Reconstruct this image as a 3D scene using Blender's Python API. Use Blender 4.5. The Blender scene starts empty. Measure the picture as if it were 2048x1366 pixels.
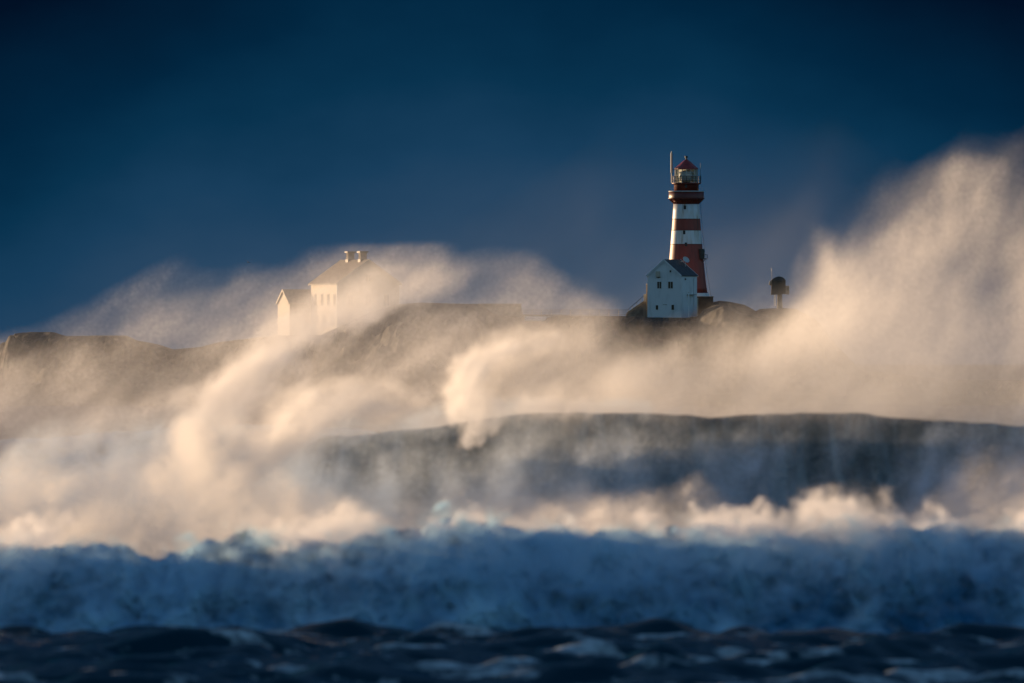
import bpy, bmesh, math, random
import numpy as np
from mathutils import Vector, Matrix

random.seed(7)
C = bpy.context.scene.collection
SC = bpy.context.scene
F = 600.0 / 36.0 * 2048.0          # focal length in photograph pixels
CAM_Z, HOR = 8.0, 720.0            # eye height (m) and horizon row
def wx(u, d): return (u - 1024.0) / F * d
def wz(v, d): return CAM_Z + (HOR - v) / F * d

# ------------------------------------------------------------------ camera
cam = bpy.data.cameras.new("camera"); co = bpy.data.objects.new("camera", cam); C.objects.link(co)
co.location = (0, 0, CAM_Z)
co.rotation_euler = (math.pi / 2 + math.atan((HOR - 683.0) / F), 0, 0)
cam.lens = 600; cam.sensor_width = 36; cam.clip_start = 1; cam.clip_end = 60000
cam.dof.use_dof = True; cam.dof.focus_distance = 3227; cam.dof.aperture_fstop = 2.8
SC.camera = co

# ------------------------------------------------------------------ light
SUN_BEHIND, SUN_EL = math.radians(44), math.radians(5)
sdir = Vector((-math.cos(SUN_BEHIND) * math.cos(SUN_EL), math.sin(SUN_BEHIND) * math.cos(SUN_EL), math.sin(SUN_EL)))
sl = bpy.data.lights.new("sun", 'SUN'); so = bpy.data.objects.new("sun", sl); C.objects.link(so)
sl.energy = 4.1; sl.angle = math.radians(0.5); sl.color = (1.0, 0.665, 0.39)
so.rotation_euler = (-sdir).to_track_quat('-Z', 'Y').to_euler()
so.location = (-200, 400, 200)

w = bpy.data.worlds.new("World"); SC.world = w; w.use_nodes = True
nt = w.node_tree; nt.nodes.clear()
def N(nt, t, **kw):
    n = nt.nodes.new(t)
    for k, v in kw.items(): setattr(n, k, v)
    return n
def math_n(nt, op, a, b=None, clamp=False):
    n = N(nt, 'ShaderNodeMath', operation=op, use_clamp=clamp)
    for i, q in enumerate((a, b)):
        if q is None: continue
        if isinstance(q, (int, float)): n.inputs[i].default_value = q
        else: nt.links.new(q, n.inputs[i])
    return n.outputs[0]
def ramp_n(nt, src, stops):
    n = N(nt, 'ShaderNodeValToRGB'); e = n.color_ramp.elements
    while len(e) > 1: e.remove(e[-1])
    e[0].position = stops[0][0]; e[0].color = (*stops[0][1], 1)
    for p, c in stops[1:]:
        q = e.new(p); q.color = (*c, 1)
    nt.links.new(src, n.inputs[0]); return n.outputs[0]
tc = N(nt, 'ShaderNodeTexCoord'); sep = N(nt, 'ShaderNodeSeparateXYZ'); nt.links.new(tc.outputs['Generated'], sep.inputs[0])
sky = N(nt, 'ShaderNodeTexSky', sky_type='NISHITA'); sky.sun_disc = False
sky.sun_elevation = SUN_EL; sky.sun_rotation = math.atan2(sdir.x, sdir.y)
# storm cloud bank: dark slate blue ahead, thinning near the horizon
mp = N(nt, 'ShaderNodeMapping'); mp.inputs['Scale'].default_value = (60, 60, 110); nt.links.new(tc.outputs['Generated'], mp.inputs[0])
cn = N(nt, 'ShaderNodeTexNoise'); cn.inputs['Scale'].default_value = 1.0; cn.inputs['Detail'].default_value = 5; nt.links.new(mp.outputs[0], cn.inputs['Vector'])
wob = math_n(nt, 'MULTIPLY', math_n(nt, 'SUBTRACT', cn.outputs['Fac'], 0.5), 0.010)
xx = math_n(nt, 'MULTIPLY', math_n(nt, 'MULTIPLY', sep.outputs[0], sep.outputs[0]), 9.0)  # sky darkens to both sides, lens falloff put into its colour
el = math_n(nt, 'ADD', math_n(nt, 'ADD', sep.outputs[2], wob), xx)
bank = ramp_n(nt, math_n(nt, 'MULTIPLY', el, 10.0, True), [
    (0.0, (.28, .55, .93)), (0.05, (.235, .505, .90)), (0.085, (.145, .41, .82)), (0.123, (.062, .315, .70)), (0.165, (.018, .215, .51)), (0.211, (.004, .125, .33)),
    (0.29, (.004, .035, .12)), (0.40, (.004, .04, .16)), (1.0, (.01, .12, .38))])
tint = N(nt, 'ShaderNodeMix', data_type='RGBA', blend_type='MULTIPLY'); tint.inputs[0].default_value = 1
nt.links.new(sky.outputs[0], tint.inputs[6]); tint.inputs[7].default_value = (.52, .82, 1.24, 1)
fb = math_n(nt, 'MULTIPLY', math_n(nt, 'SUBTRACT', sep.outputs[1], 0.55), 5.0, True)
fe = math_n(nt, 'MULTIPLY', math_n(nt, 'SUBTRACT', 0.55, sep.outputs[2]), 5.0, True)
fm = math_n(nt, 'MULTIPLY', fb, fe)
mx = N(nt, 'ShaderNodeMix', data_type='RGBA'); nt.links.new(fm, mx.inputs[0]); nt.links.new(tint.outputs[2], mx.inputs[6]); nt.links.new(bank, mx.inputs[7])
bg = N(nt, 'ShaderNodeBackground'); bg.inputs[1].default_value = 0.1; nt.links.new(mx.outputs[2], bg.inputs[0])
wo = N(nt, 'ShaderNodeOutputWorld'); nt.links.new(bg.outputs[0], wo.inputs[0])

vs = SC.view_settings
SC.display_settings.display_device = 'sRGB'
vs.view_transform = 'Standard'; vs.look = 'None'; vs.gamma = 1; vs.exposure = 0.6
cy = SC.cycles
cy.volume_bounces = 4; cy.volume_step_rate = 4.0; cy.volume_max_steps = 512
cy.max_bounces = 6; cy.diffuse_bounces = 2; cy.glossy_bounces = 2; cy.transmission_bounces = 4; cy.transparent_max_bounces = 16
cy.use_denoising = True

# ------------------------------------------------------------------ helpers
def tag(o, label=None, cat=None, group=None, kind=None):
    for k, v in (('label', label), ('category', cat), ('group', group), ('kind', kind)):
        if v: o[k] = v
    return o
def mat(name, color, rough=0.8, **kw):
    m = bpy.data.materials.new(name); m.use_nodes = True
    b = m.node_tree.nodes['Principled BSDF']
    b.inputs['Base Color'].default_value = (*color, 1); b.inputs['Roughness'].default_value = rough
    for k, v in kw.items(): b.inputs[k].default_value = v
    return m
def worn(name, color, dark, scale, rough=0.8, stretch=(1, 1, 1), bump=0.0, lo=.42, hi=.62, **kw):
    """a colour broken up by dirt and wear of its own shape"""
    m = mat(name, color, rough, **kw); t = m.node_tree; b = t.nodes['Principled BSDF']
    c = N(t, 'ShaderNodeTexCoord'); q = N(t, 'ShaderNodeMapping'); q.inputs['Scale'].default_value = stretch
    t.links.new(c.outputs['Object'], q.inputs[0])
    n = N(t, 'ShaderNodeTexNoise'); n.inputs['Scale'].default_value = scale; n.inputs['Detail'].default_value = 6
    t.links.new(q.outputs[0], n.inputs['Vector'])
    r = ramp_n(t, n.outputs['Fac'], [(lo, color), (hi, dark)]); t.links.new(r, b.inputs['Base Color'])
    if bump:
        bp = N(t, 'ShaderNodeBump'); bp.inputs['Distance'].default_value = bump; t.links.new(n.outputs['Fac'], bp.inputs['Height']); t.links.new(bp.outputs[0], b.inputs['Normal'])
    return m
def empty(name, loc, rz=0):
    o = bpy.data.objects.new(name, None); C.objects.link(o); o.location = loc; o.rotation_euler = (0, 0, rz); return o
def obj(name, bm, m, parent=None, smooth=False):
    me = bpy.data.meshes.new(name); bmesh.ops.recalc_face_normals(bm, faces=bm.faces); bm.to_mesh(me); bm.free()
    if smooth:
        for p in me.polygons: p.use_smooth = True
    me.materials.append(m); o = bpy.data.objects.new(name, me); C.objects.link(o)
    if parent: o.parent = parent
    return o
def box(bm, x0, x1, y0, y1, z0, z1):
    v = [bm.verts.new(p) for p in ((x0, y0, z0), (x1, y0, z0), (x1, y1, z0), (x0, y1, z0), (x0, y0, z1), (x1, y0, z1), (x1, y1, z1), (x0, y1, z1))]
    for f in ((0, 3, 2, 1), (4, 5, 6, 7), (0, 1, 5, 4), (1, 2, 6, 5), (2, 3, 7, 6), (3, 0, 4, 7)): bm.faces.new([v[i] for i in f])
    return bm
def lathe(bm, prof, n=48, cap=True, c=(0, 0)):
    rings = []
    for r, z in prof:
        rings.append([bm.verts.new((c[0] + r * math.cos(2 * math.pi * k / n), c[1] + r * math.sin(2 * math.pi * k / n), z)) for k in range(n)])
    for a, b in zip(rings, rings[1:]):
        for k in range(n): bm.faces.new((a[k], a[(k + 1) % n], b[(k + 1) % n], b[k]))
    if cap:
        bm.faces.new(rings[0][::-1]); bm.faces.new(rings[-1])
    return bm
def tube(bm, p, q, r, n=8):
    p, q = Vector(p), Vector(q); d = (q - p).normalized()
    a = d.orthogonal().normalized(); b = d.cross(a); R = []
    for e in (p, q): R.append([bm.verts.new(e + r * (math.cos(2 * math.pi * k / n) * a + math.sin(2 * math.pi * k / n) * b)) for k in range(n)])
    for k in range(n): bm.faces.new((R[0][k], R[0][(k + 1) % n], R[1][(k + 1) % n], R[1][k]))
    bm.faces.new(R[0][::-1]); bm.faces.new(R[1]); return bm
def ring_tube(bm, R, z, r, n=48, m=6):
    rs = []
    for k in range(n):
        a = 2 * math.pi * k / n
        rs.append([bm.verts.new(((R + r * math.cos(2 * math.pi * j / m)) * math.cos(a), (R + r * math.cos(2 * math.pi * j / m)) * math.sin(a), z + r * math.sin(2 * math.pi * j / m))) for j in range(m)])
    for k in range(n):
        A, B = rs[k], rs[(k + 1) % n]
        for j in range(m): bm.faces.new((A[j], A[(j + 1) % m], B[(j + 1) % m], B[j]))
    return bm
def prism(bm, pts, y0, y1):
    """an outline in the x,z plane pushed from y0 to y1"""
    a = [bm.verts.new((x, y0, z)) for x, z in pts]; b = [bm.verts.new((x, y1, z)) for x, z in pts]; n = len(pts)
    bm.faces.new(a); bm.faces.new(b[::-1])
    for k in range(n): bm.faces.new((a[k], b[k], b[(k + 1) % n], a[(k + 1) % n]))
    return bm
def grid_mesh(name, X, Y, Z, m, attr=None, parent=None):
    ny, nx = X.shape
    me = bpy.data.meshes.new(name)
    co_ = np.stack([X, Y, Z], -1).reshape(-1, 3).astype(np.float32)
    idx = np.arange(nx * ny).reshape(ny, nx)
    q = np.stack([idx[:-1, :-1], idx[:-1, 1:], idx[1:, 1:], idx[1:, :-1]], -1).reshape(-1, 4)
    me.vertices.add(len(co_)); me.vertices.foreach_set('co', co_.ravel())
    me.loops.add(q.size); me.loops.foreach_set('vertex_index', q.ravel().astype(np.int32))
    me.polygons.add(len(q)); me.polygons.foreach_set('loop_start', (np.arange(len(q)) * 4).astype(np.int32))
    me.polygons.foreach_set('use_smooth', np.ones(len(q), bool))
    for k, A in (attr or {}).items():
        a = me.attributes.new(k, 'FLOAT', 'POINT'); a.data.foreach_set('value', A.ravel().astype(np.float32))
    me.update(calc_edges=True); me.materials.append(m)
    o = bpy.data.objects.new(name, me); C.objects.link(o)
    if parent: o.parent = parent
    return o

# noise ---------------------------------------------------------------
def spec(shape, step, length, slope=3.0, seed=0, rot=None):
    """random field with power law spectrum; length = correlation length per axis (m); rot turns axes 0/last by an angle"""
    rng = np.random.default_rng(seed)
    f = np.fft.rfftn(rng.standard_normal(shape).astype(np.float32))
    ks = [np.fft.fftfreq(n, d) for n, d in zip(shape[:-1], step[:-1])] + [np.fft.rfftfreq(shape[-1], step[-1])]
    K = np.meshgrid(*ks, indexing='ij', sparse=True)
    if rot is not None:                       # axes: 0 = first, -1 = last
        a, b = K[0], K[-1]; c, s = math.cos(rot), math.sin(rot)
        K = [a * c + b * s] + list(K[1:-1]) + [-a * s + b * c]
    k2 = sum((k * l) ** 2 for k, l in zip(K, length))
    f = f * ((1.0 + k2 * 6.0) ** (-slope / 2)).astype(np.float32)
    r = np.fft.irfftn(f, s=shape, axes=tuple(range(len(shape)))).astype(np.float32)
    r -= r.mean(); r /= r.std(); return r
def smooth(e0, e1, x):
    t = np.clip((x - e0) / (e1 - e0), 0, 1); return t * t * (3 - 2 * t)
def curve(pts):
    p = np.array(pts, float)
    return lambda u: np.interp(u, p[:, 0], p[:, 1])

# ------------------------------------------------------------------ sea
def ocean_mat(name, deep, foam_col, foam_attr=True, rough=0.12, fs=1.0):
    m = bpy.data.materials.new(name); m.use_nodes = True; t = m.node_tree; b = t.nodes['Principled BSDF']
    b.inputs['Roughness'].default_value = rough; b.inputs['IOR'].default_value = 1.333; b.inputs['Specular IOR Level'].default_value = .12
    c = N(t, 'ShaderNodeTexCoord')
    n = N(t, 'ShaderNodeTexNoise'); n.inputs['Scale'].default_value = 3.6 * fs; n.inputs['Detail'].default_value = 6; t.links.new(c.outputs['Object'], n.inputs['Vector'])
    a = N(t, 'ShaderNodeAttribute', attribute_name='foam')
    s = math_n(t, 'ADD', a.outputs['Fac'], math_n(t, 'MULTIPLY', math_n(t, 'SUBTRACT', n.outputs['Fac'], .5), 1.1))
    k = math_n(t, 'MULTIPLY', math_n(t, 'SUBTRACT', s, .30), 1.7, True)
    mxn = N(t, 'ShaderNodeMix', data_type='RGBA'); t.links.new(k, mxn.inputs[0]); mxn.inputs[6].default_value = (*deep, 1); mxn.inputs[7].default_value = (*foam_col, 1)
    t.links.new(mxn.outputs[2], b.inputs['Base Color'])
    t.links.new(math_n(t, 'ADD', math_n(t, 'MULTIPLY', k, .6), rough), b.inputs['Roughness'])
    n2 = N(t, 'ShaderNodeTexNoise'); n2.inputs['Scale'].default_value = 5.0; n2.inputs['Detail'].default_value = 5; t.links.new(c.outputs['Object'], n2.inputs['Vector'])
    bp = N(t, 'ShaderNodeBump'); bp.inputs['Strength'].default_value = .6; bp.inputs['Distance'].default_value = .05; t.links.new(n2.outputs['Fac'], bp.inputs['Height']); t.links.new(bp.outputs[0], b.inputs['Normal'])
    return m
M_sea = ocean_mat('sea_water', (.002, .032, .050), (.52, .60, .63), rough=.2)

xs = np.concatenate([-np.geomspace(12000, 19, 40), np.linspace(-18.5, 18.5, 420), np.geomspace(19, 12000, 40)])
ys = np.concatenate([np.linspace(395, 520, 520), np.geomspace(520.6, 1000, 160), np.geomspace(1010, 30000, 60)])
GX, GY = np.meshgrid(xs, ys)
rng = np.random.default_rng(5)
Z = np.zeros_like(GX); near = smooth(1000, 560, GY) * .85 + .15
for i in range(46):
    L = 0.8 * 1.095 ** (i % 26) * rng.uniform(.9, 1.1); th = rng.normal(-1.25, .5)
    kx, ky = math.cos(th) * 2 * math.pi / L, math.sin(th) * 2 * math.pi / L
    p = kx * GX + ky * GY + rng.uniform(0, 6.28)
    fade = np.exp(-(0.5 * 2 * math.pi / L * .30) ** 2) * np.ones_like(GX)
    Z += fade * .0270 * L ** .75 * (np.exp(.9 * (np.sin(p) - 1)) * 2 - .9)
for i in range(7):
    L = rng.uniform(9, 16); th = rng.normal(-1.35, .25); kx, ky = math.cos(th) * 2 * math.pi / L, math.sin(th) * 2 * math.pi / L
    Z += .045 * np.sin(kx * GX + ky * GY + rng.uniform(0, 6.28))
Z = np.where(np.abs(GX) < 19, Z, Z * .3) * near
dz = np.gradient(Z, axis=0)
slope = dz / np.gradient(GY, axis=0)
patch = spec(Z.shape, (.24, .088), (7, 9), 3.0, 77)
fleck = spec(Z.shape, (.24, .088), (.6, 1.1), 2.8, 78)
foam = smooth(.10, .34, Z + patch * .06) * np.clip(.04 + .42 * fleck + .15 * patch, 0, .8) - .10
sea = grid_mesh('water', GX, GY, Z - .40, M_sea, {'foam': foam}); tag(sea, 'dark blue choppy sea below the breaking waves', 'sea', kind='structure')

# ------------------------------------------------------------------ waves
def foam_mat(name, deep, white, streak, scale, transl=.35, lo=.4, hi=.62, rough=.18, sp=.5):
    m = bpy.data.materials.new(name); m.use_nodes = True; t = m.node_tree; t.nodes.clear()
    c = N(t, 'ShaderNodeTexCoord'); q = N(t, 'ShaderNodeMapping'); q.inputs['Scale'].default_value = streak; t.links.new(c.outputs['Object'], q.inputs[0])
    n = N(t, 'ShaderNodeTexNoise'); n.inputs['Scale'].default_value = scale; n.inputs['Detail'].default_value = 4; n.inputs['Roughness'].default_value = .42; n.inputs['Distortion'].default_value = .6; t.links.new(q.outputs[0], n.inputs['Vector'])
    a = N(t, 'ShaderNodeAttribute', attribute_name='foam')
    s = math_n(t, 'ADD', n.outputs['Fac'], a.outputs['Fac'])
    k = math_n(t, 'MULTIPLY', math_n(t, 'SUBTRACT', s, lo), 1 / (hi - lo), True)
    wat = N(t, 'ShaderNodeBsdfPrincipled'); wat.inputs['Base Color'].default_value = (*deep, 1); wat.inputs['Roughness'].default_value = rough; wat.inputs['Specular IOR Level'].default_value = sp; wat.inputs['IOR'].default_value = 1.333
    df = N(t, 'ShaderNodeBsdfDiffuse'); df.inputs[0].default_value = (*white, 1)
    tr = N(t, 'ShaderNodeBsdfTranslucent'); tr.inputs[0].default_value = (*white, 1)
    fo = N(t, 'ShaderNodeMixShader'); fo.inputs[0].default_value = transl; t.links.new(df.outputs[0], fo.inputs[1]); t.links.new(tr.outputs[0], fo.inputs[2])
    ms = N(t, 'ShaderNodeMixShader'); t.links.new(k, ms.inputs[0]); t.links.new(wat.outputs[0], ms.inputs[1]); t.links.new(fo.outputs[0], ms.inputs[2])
    o = N(t, 'ShaderNodeOutputMaterial'); t.links.new(ms.outputs[0], o.inputs[0]); return m

def wave(name, d, crest_px, front, back, nx, nv, m, disp, disp_len, foam_fn, seed, lean=0.0, xr=1.25, fine=.55):
    """a roller: profile from the trough in front, up a concave face, over the crest and down the back"""
    u = np.linspace(1024 - 1024 * xr, 1024 + 1024 * xr, nx); hm = wz(curve(crest_px)(u), d).mean(); ext = nx // 3; core = nx
    u = u[0] + (u[1] - u[0]) * np.arange(-ext, nx + ext); nx = len(u); x = wx(u, d)      # the roller runs on well past the frame and dies away
    h = wz(curve(crest_px)(u), d); e = np.arange(nx); h = h * smooth(0, 60, np.minimum(e, nx - 1 - e))
    s = np.linspace(0, 1, nv)[:, None]; f = s / .62; g = (s - .62) / .38
    yy = np.where(s < .62, d - front * (1 - f) ** 1.0 + front * lean * np.sin(np.pi * np.clip(f, 0, 1)) , d + back * g)
    zz = np.where(s < .62, np.clip(f, 0, 1) ** 1.7, np.cos(np.clip(g, 0, 1) * math.pi / 2) ** 1.2)
    X = np.repeat(x[None], nv, 0); Y = np.repeat(yy, nx, 1); Zz = zz * (h[None] + .4) - .4
    lx = x[1] - x[0]; lv = (front + hm) / .62 / nv; wrap = lambda q: np.take(q, np.arange(-ext, core + ext), axis=1, mode='wrap')
    n1 = wrap(spec((nv, core), (lv, lx), disp_len, 2.6, seed)); n2 = wrap(spec((nv, core), (lv, lx), (disp_len[0] * .3, disp_len[1] * .3), 2.6, seed + 1)); n3 = wrap(spec((nv, core), (lv, lx), disp_len, 2.6, seed + 2))
    env = np.clip(np.sin(np.pi * np.clip(s * 1.15, 0, 1)), 0, 1) ** .5
    lump = n1 * .75 - np.abs(n2) * fine
    Y = Y - lump * disp * env; Zz = Zz + (np.abs(n3) * .4 - .4 + n1 * .15) * disp * .4 * env
    fa = foam_fn(u[None], s, n1)
    return grid_mesh(name, X, Y, Zz, m, {'foam': fa * np.ones_like(X)})

crest1 = [(-300, 1085), (0, 1098), (60, 1085), (110, 1075), (200, 1095), (330, 1105), (370, 1098), (405, 1084), (436, 1068), (466, 1056), (490, 1046), (516, 1054), (548, 1068), (578, 1078), (610, 1088), (640, 1085), (700, 1075), (760, 1058), (850, 1062), (930, 1052), (1000, 1072),
          (1100, 1067), (1200, 1064), (1300, 1070), (1400, 1064), (1500, 1070), (1600, 1074), (1660, 1066), (1700, 1058), (1760, 1070), (1830, 1068), (1950, 1060), (2048, 1072), (2400, 1080)]
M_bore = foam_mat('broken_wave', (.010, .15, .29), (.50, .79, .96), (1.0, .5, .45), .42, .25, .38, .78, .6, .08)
r0 = np.random.default_rng(8); cu = np.arange(-260, 2400, 5.0); bil = np.zeros(len(cu))
for k_ in range(110):                             # rounded billows along the top of the broken wave
    uc, rr = r0.uniform(-240, 2380), r0.uniform(12, 58); bil = np.maximum(bil, np.sqrt(np.clip(rr ** 2 - (cu - uc) ** 2, 0, None)) * r0.uniform(.3, 1) * (.35 if 420 < uc < 560 else 1))
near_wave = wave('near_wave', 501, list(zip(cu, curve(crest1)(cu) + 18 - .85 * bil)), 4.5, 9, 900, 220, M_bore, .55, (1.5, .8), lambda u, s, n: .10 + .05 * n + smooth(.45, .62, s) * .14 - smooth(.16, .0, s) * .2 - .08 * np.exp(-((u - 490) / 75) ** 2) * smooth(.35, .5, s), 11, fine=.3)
tag(near_wave, 'near breaking wave, a long wall of tumbling blue white water', 'wave', kind='structure')

crest2 = [(-300, 1020), (0, 1010), (200, 1010), (420, 1005), (540, 965), (590, 910), (640, 874), (800, 864), (900, 848), (980, 834), (1080, 826), (1180, 824), (1300, 827), (1420, 834), (1600, 824), (1700, 827), (1850, 839), (2048, 850), (2400, 870)]
M_face = foam_mat('wave_face', (.030, .066, .066), (.42, .54, .56), (1.6, .5, .16), .8, .2, .42, .95)
tall_wave = wave('tall_wave', 700, crest2, 11, 30, 900, 200, M_face, .30, (3.5, 1.6), lambda u, s, n: smooth(.55, .0, s) * .18 + smooth(1000, 560, u) * .22 - .05, 31, lean=.18)
tag(tall_wave, 'tall steep wave with a dark green grey face behind the near breaker', 'wave', kind='structure')

crest3 = [(-300, 880), (0, 880), (200, 870), (400, 850), (600, 850), (800, 870), (1000, 900), (1500, 930), (2400, 940)]
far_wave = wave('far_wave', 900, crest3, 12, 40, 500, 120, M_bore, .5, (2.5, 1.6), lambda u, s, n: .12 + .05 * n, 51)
tag(far_wave, 'far breaking wave smothered in spray in front of the house', 'wave', kind='structure')

# ------------------------------------------------------------------ island
D = 3227.0
def P(u, v, d=D): return Vector((wx(u, d), d, wz(v, d)))
sky_px = [(-400, 720), (-200, 705), (0, 691), (14, 680), (24, 676), (30, 666), (60, 664), (104, 664), (118, 669), (130, 672), (190, 671), (250, 671), (268, 680), (290, 684), (315, 689), (345, 699), (400, 694), (440, 684), (500, 676), (545, 671), (640, 670), (690, 648),
          (740, 622), (790, 609), (840, 605), (900, 607), (960, 608), (1000, 629), (1250, 632), (1290, 634), (1370, 635), (1392, 632), (1405, 613), (1428, 603), (1440, 601), (1462, 604), (1490, 610), (1506, 619), (1512, 623), (1520, 618), (1560, 616), (1592, 618), (1630, 640), (1670, 690), (1720, 740), (1900, 760), (2100, 760), (2400, 760)]
ix = np.linspace(wx(-350, D), wx(2350, D), 760); iy = np.linspace(3120, 3420, 210)
IX, IY = np.meshgrid(ix, iy); IU = 1024 + IX * F / D
ridge = wz(curve(sky_px)(IU), D)
nz1 = spec(IX.shape, (iy[1] - iy[0], ix[1] - ix[0]), (16, 9), 2.6, 3); nz2 = spec(IX.shape, (iy[1] - iy[0], ix[1] - ix[0]), (4, 2.2), 2.2, 4)
front = smooth(3128, 3222, IY + nz1 * 5); back = smooth(3400, 3242, IY)
IZ = (ridge + 3) * np.minimum(front ** .8, back) - 3 + (nz1 * .6 + np.abs(nz2) * -.7 + .1) * smooth(3224, 3200, IY) * front * np.where((IU > 1380) & (IU < 1640), .2, 1)
IZ = np.where(IY < 3226, np.minimum(IZ, ridge - .1), IZ)
IZ += np.minimum(0, nz2 * .25 + nz1 * .3) * (np.abs(IY - 3232) < 14) * ((IU < 545) | (IU > 1430))
M_rock = worn('shore_rock', (.060, .050, .037), (.018, .019, .013), .35, .9, bump=.25, lo=.36, hi=.64)
isl = grid_mesh('rocky_island_terrain', IX, IY, IZ, M_rock); tag(isl, 'low dark rocky island carrying the lighthouse and the houses', 'island', kind='structure')
for p in isl.data.polygons: p.use_smooth = False

M_white = worn('white_render', (.70, .72, .72), (.52, .54, .53), .9, .85, (1, 1, .35), lo=.5, hi=.8)
M_whitewood = worn('white_boards', (.52, .45, .35), (.42, .36, .28), 1.2, .7, (1, 1, 3), lo=.5, hi=.8)
M_roofdark = worn('slate_roof', (.045, .046, .05), (.085, .08, .075), 1.5, .6, (1, 1, 1), bump=.05)
M_rooftile = worn('tiled_roof', (.21, .17, .135), (.14, .115, .095), 1.8, .7, (1, 1, 1), bump=.06)
M_pane = mat('window_glass', (.015, .018, .02), .12)
M_dark = mat('dark_iron', (.030, .026, .025), .5)
M_red = worn('red_iron', (.15, .026, .014), (.08, .018, .012), .9, .45, (1, 1, .25), lo=.5, hi=.8)
M_redroof = worn('red_copper_roof', (.34, .035, .024), (.20, .026, .020), 1.2, .35)
M_pale = mat('pale_metal', (.55, .55, .52), .5)
M_stone = worn('grey_stone', (.24, .21, .17), (.13, .115, .095), 1.2, .9, bump=.05)

# ---- lighthouse: iron tower, red with white bands
px = D / F                                   # metres per photograph pixel
LU = 1372.7; base_v = 596
lx, lz = wx(LU, D), wz(base_v, D)
L = empty('lighthouse', (lx, D, lz))
tag(L, 'tall iron lighthouse in red and white bands with a red lantern roof', 'lighthouse')
def hz(v): return (base_v - v) * px
def R(r): return r * px
tw = [(42.5, 586), (40.6, 575), (38.6, 560), (36.4, 540), (34.4, 520), (32.8, 503), (31.5, 488), (30.1, 470), (28.9, 455), (27.8, 440), (26.8, 424), (26.0, 408.5)]
tv = curve([(v, r) for r, v in tw[::-1]])
def band_mat():
    m = bpy.data.materials.new('painted_bands'); m.use_nodes = True; t = m.node_tree; b = t.nodes['Principled BSDF']; b.inputs['Roughness'].default_value = .5
    c = N(t, 'ShaderNodeTexCoord'); s = N(t, 'ShaderNodeSeparateXYZ'); t.links.new(c.outputs['Object'], s.inputs[0])
    q = N(t, 'ShaderNodeMapping'); q.inputs['Scale'].default_value = (1, 1, .12); t.links.new(c.outputs['Object'], q.inputs[0])
    n = N(t, 'ShaderNodeTexNoise'); n.inputs['Scale'].default_value = 1.7; n.inputs['Detail'].default_value = 6; t.links.new(q.outputs[0], n.inputs['Vector'])
    wh = ramp_n(t, n.outputs['Fac'], [(.45, (.74, .76, .76)), (.62, (.62, .60, .55)), (.72, (.42, .27, .17))])
    rd = ramp_n(t, n.outputs['Fac'], [(.35, (.31, .047, .028)), (.6, (.25, .040, .024)), (.75, (.13, .032, .022))])
    H = hz(400)
    z = math_n(t, 'DIVIDE', math_n(t, 'ADD', s.outputs[2], math_n(t, 'MULTIPLY', math_n(t, 'SUBTRACT', n.outputs['Fac'], .5), .15)), H)
    r = N(t, 'ShaderNodeValToRGB'); r.color_ramp.interpolation = 'CONSTANT'; e = r.color_ramp.elements
    e[0].position = 0; e[0].color = (0, 0, 0, 1); e[1].position = hz(488.5) / H; e[1].color = (1, 1, 1, 1)
    for v, k in ((460.5, 0), (438, 1)): q2 = e.new(hz(v) / H); q2.color = (k, k, k, 1)
    t.links.new(z, r.inputs[0]); mxn = N(t, 'ShaderNodeMix', data_type='RGBA'); t.links.new(r.outputs[0], mxn.inputs[0]); t.links.new(rd, mxn.inputs[6]); t.links.new(wh, mxn.inputs[7])
    t.links.new(mxn.outputs[2], b.inputs['Base Color']); return m
M_band = band_mat()
bm = lathe(bmesh.new(), [(R(r), hz(v)) for r, v in tw], 64); tower = obj('tower', bm, M_band, L, True)
for v in (488.5, 460.5, 438):                                     # plate seams
    o = obj('seam_ring', ring_tube(bmesh.new(), R(tv(v)) + .01, hz(v), .06, 64), M_red, L, True)
bm = lathe(bmesh.new(), [(R(47), -1.2), (R(47), hz(594.5)), (R(44.5), hz(587.5)), (R(44.0), hz(586.2))], 48); obj('plinth', bm, M_white, L)
# lower gallery: bracketed ring with a solid parapet
bm = lathe(bmesh.new(), [(R(26.4), hz(408)), (R(26.6), hz(403)), (R(28), hz(400.5)), (R(33), hz(398.4)), (R(36.4), hz(397.6)), (R(36.4), hz(395.4)), (R(24), hz(395))], 64); gal = obj('gallery_floor', bm, M_red, L, True)
for k in range(16):
    bm = bmesh.new(); a = 2 * math.pi * k / 16; tube(bm, (R(26.5) * math.cos(a), R(26.5) * math.sin(a), hz(406)), (R(34.5) * math.cos(a), R(34.5) * math.sin(a), hz(398.2)), .09, 6); obj('bracket', bm, M_red, gal)
bm = lathe(bmesh.new(), [(R(35.0), hz(395.2)), (R(35.0), hz(383.6)), (R(34.5), hz(383.6)), (R(34.5), hz(395.2))], 64, cap=False)
par = obj('gallery_parapet', bm, M_red, L, True)
obj('handrail', ring_tube(bmesh.new(), R(35.0), hz(382.8), .11, 64), M_pale, par, True)
bm = lathe(bmesh.new(), [(R(25), hz(395)), (R(24.6), hz(370)), (R(25.5), hz(369)), (R(29.2), hz(367.8)), (R(29.2), hz(365.4)), (R(22), hz(365.2))], 64); obj('watch_room', bm, M_red, L, True)
bm = bmesh.new(); a = math.radians(180 + 24)
for q in (-1, 1):
    lathe(bm, [(.30, 0), (.30, .05)], 12)
bm.free()
rail = bmesh.new()
for v in (352.5, 356.5, 360.8): ring_tube(rail, R(28.6), hz(v), .045, 64)
for k in range(18):
    a = 2 * math.pi * (k + .5) / 18; tube(rail, (R(28.6) * math.cos(a), R(28.6) * math.sin(a), hz(365.4)), (R(28.6) * math.cos(a), R(28.6) * math.sin(a), hz(352.3)), .05, 6)
obj('upper_railing', rail, M_dark, L)
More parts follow.
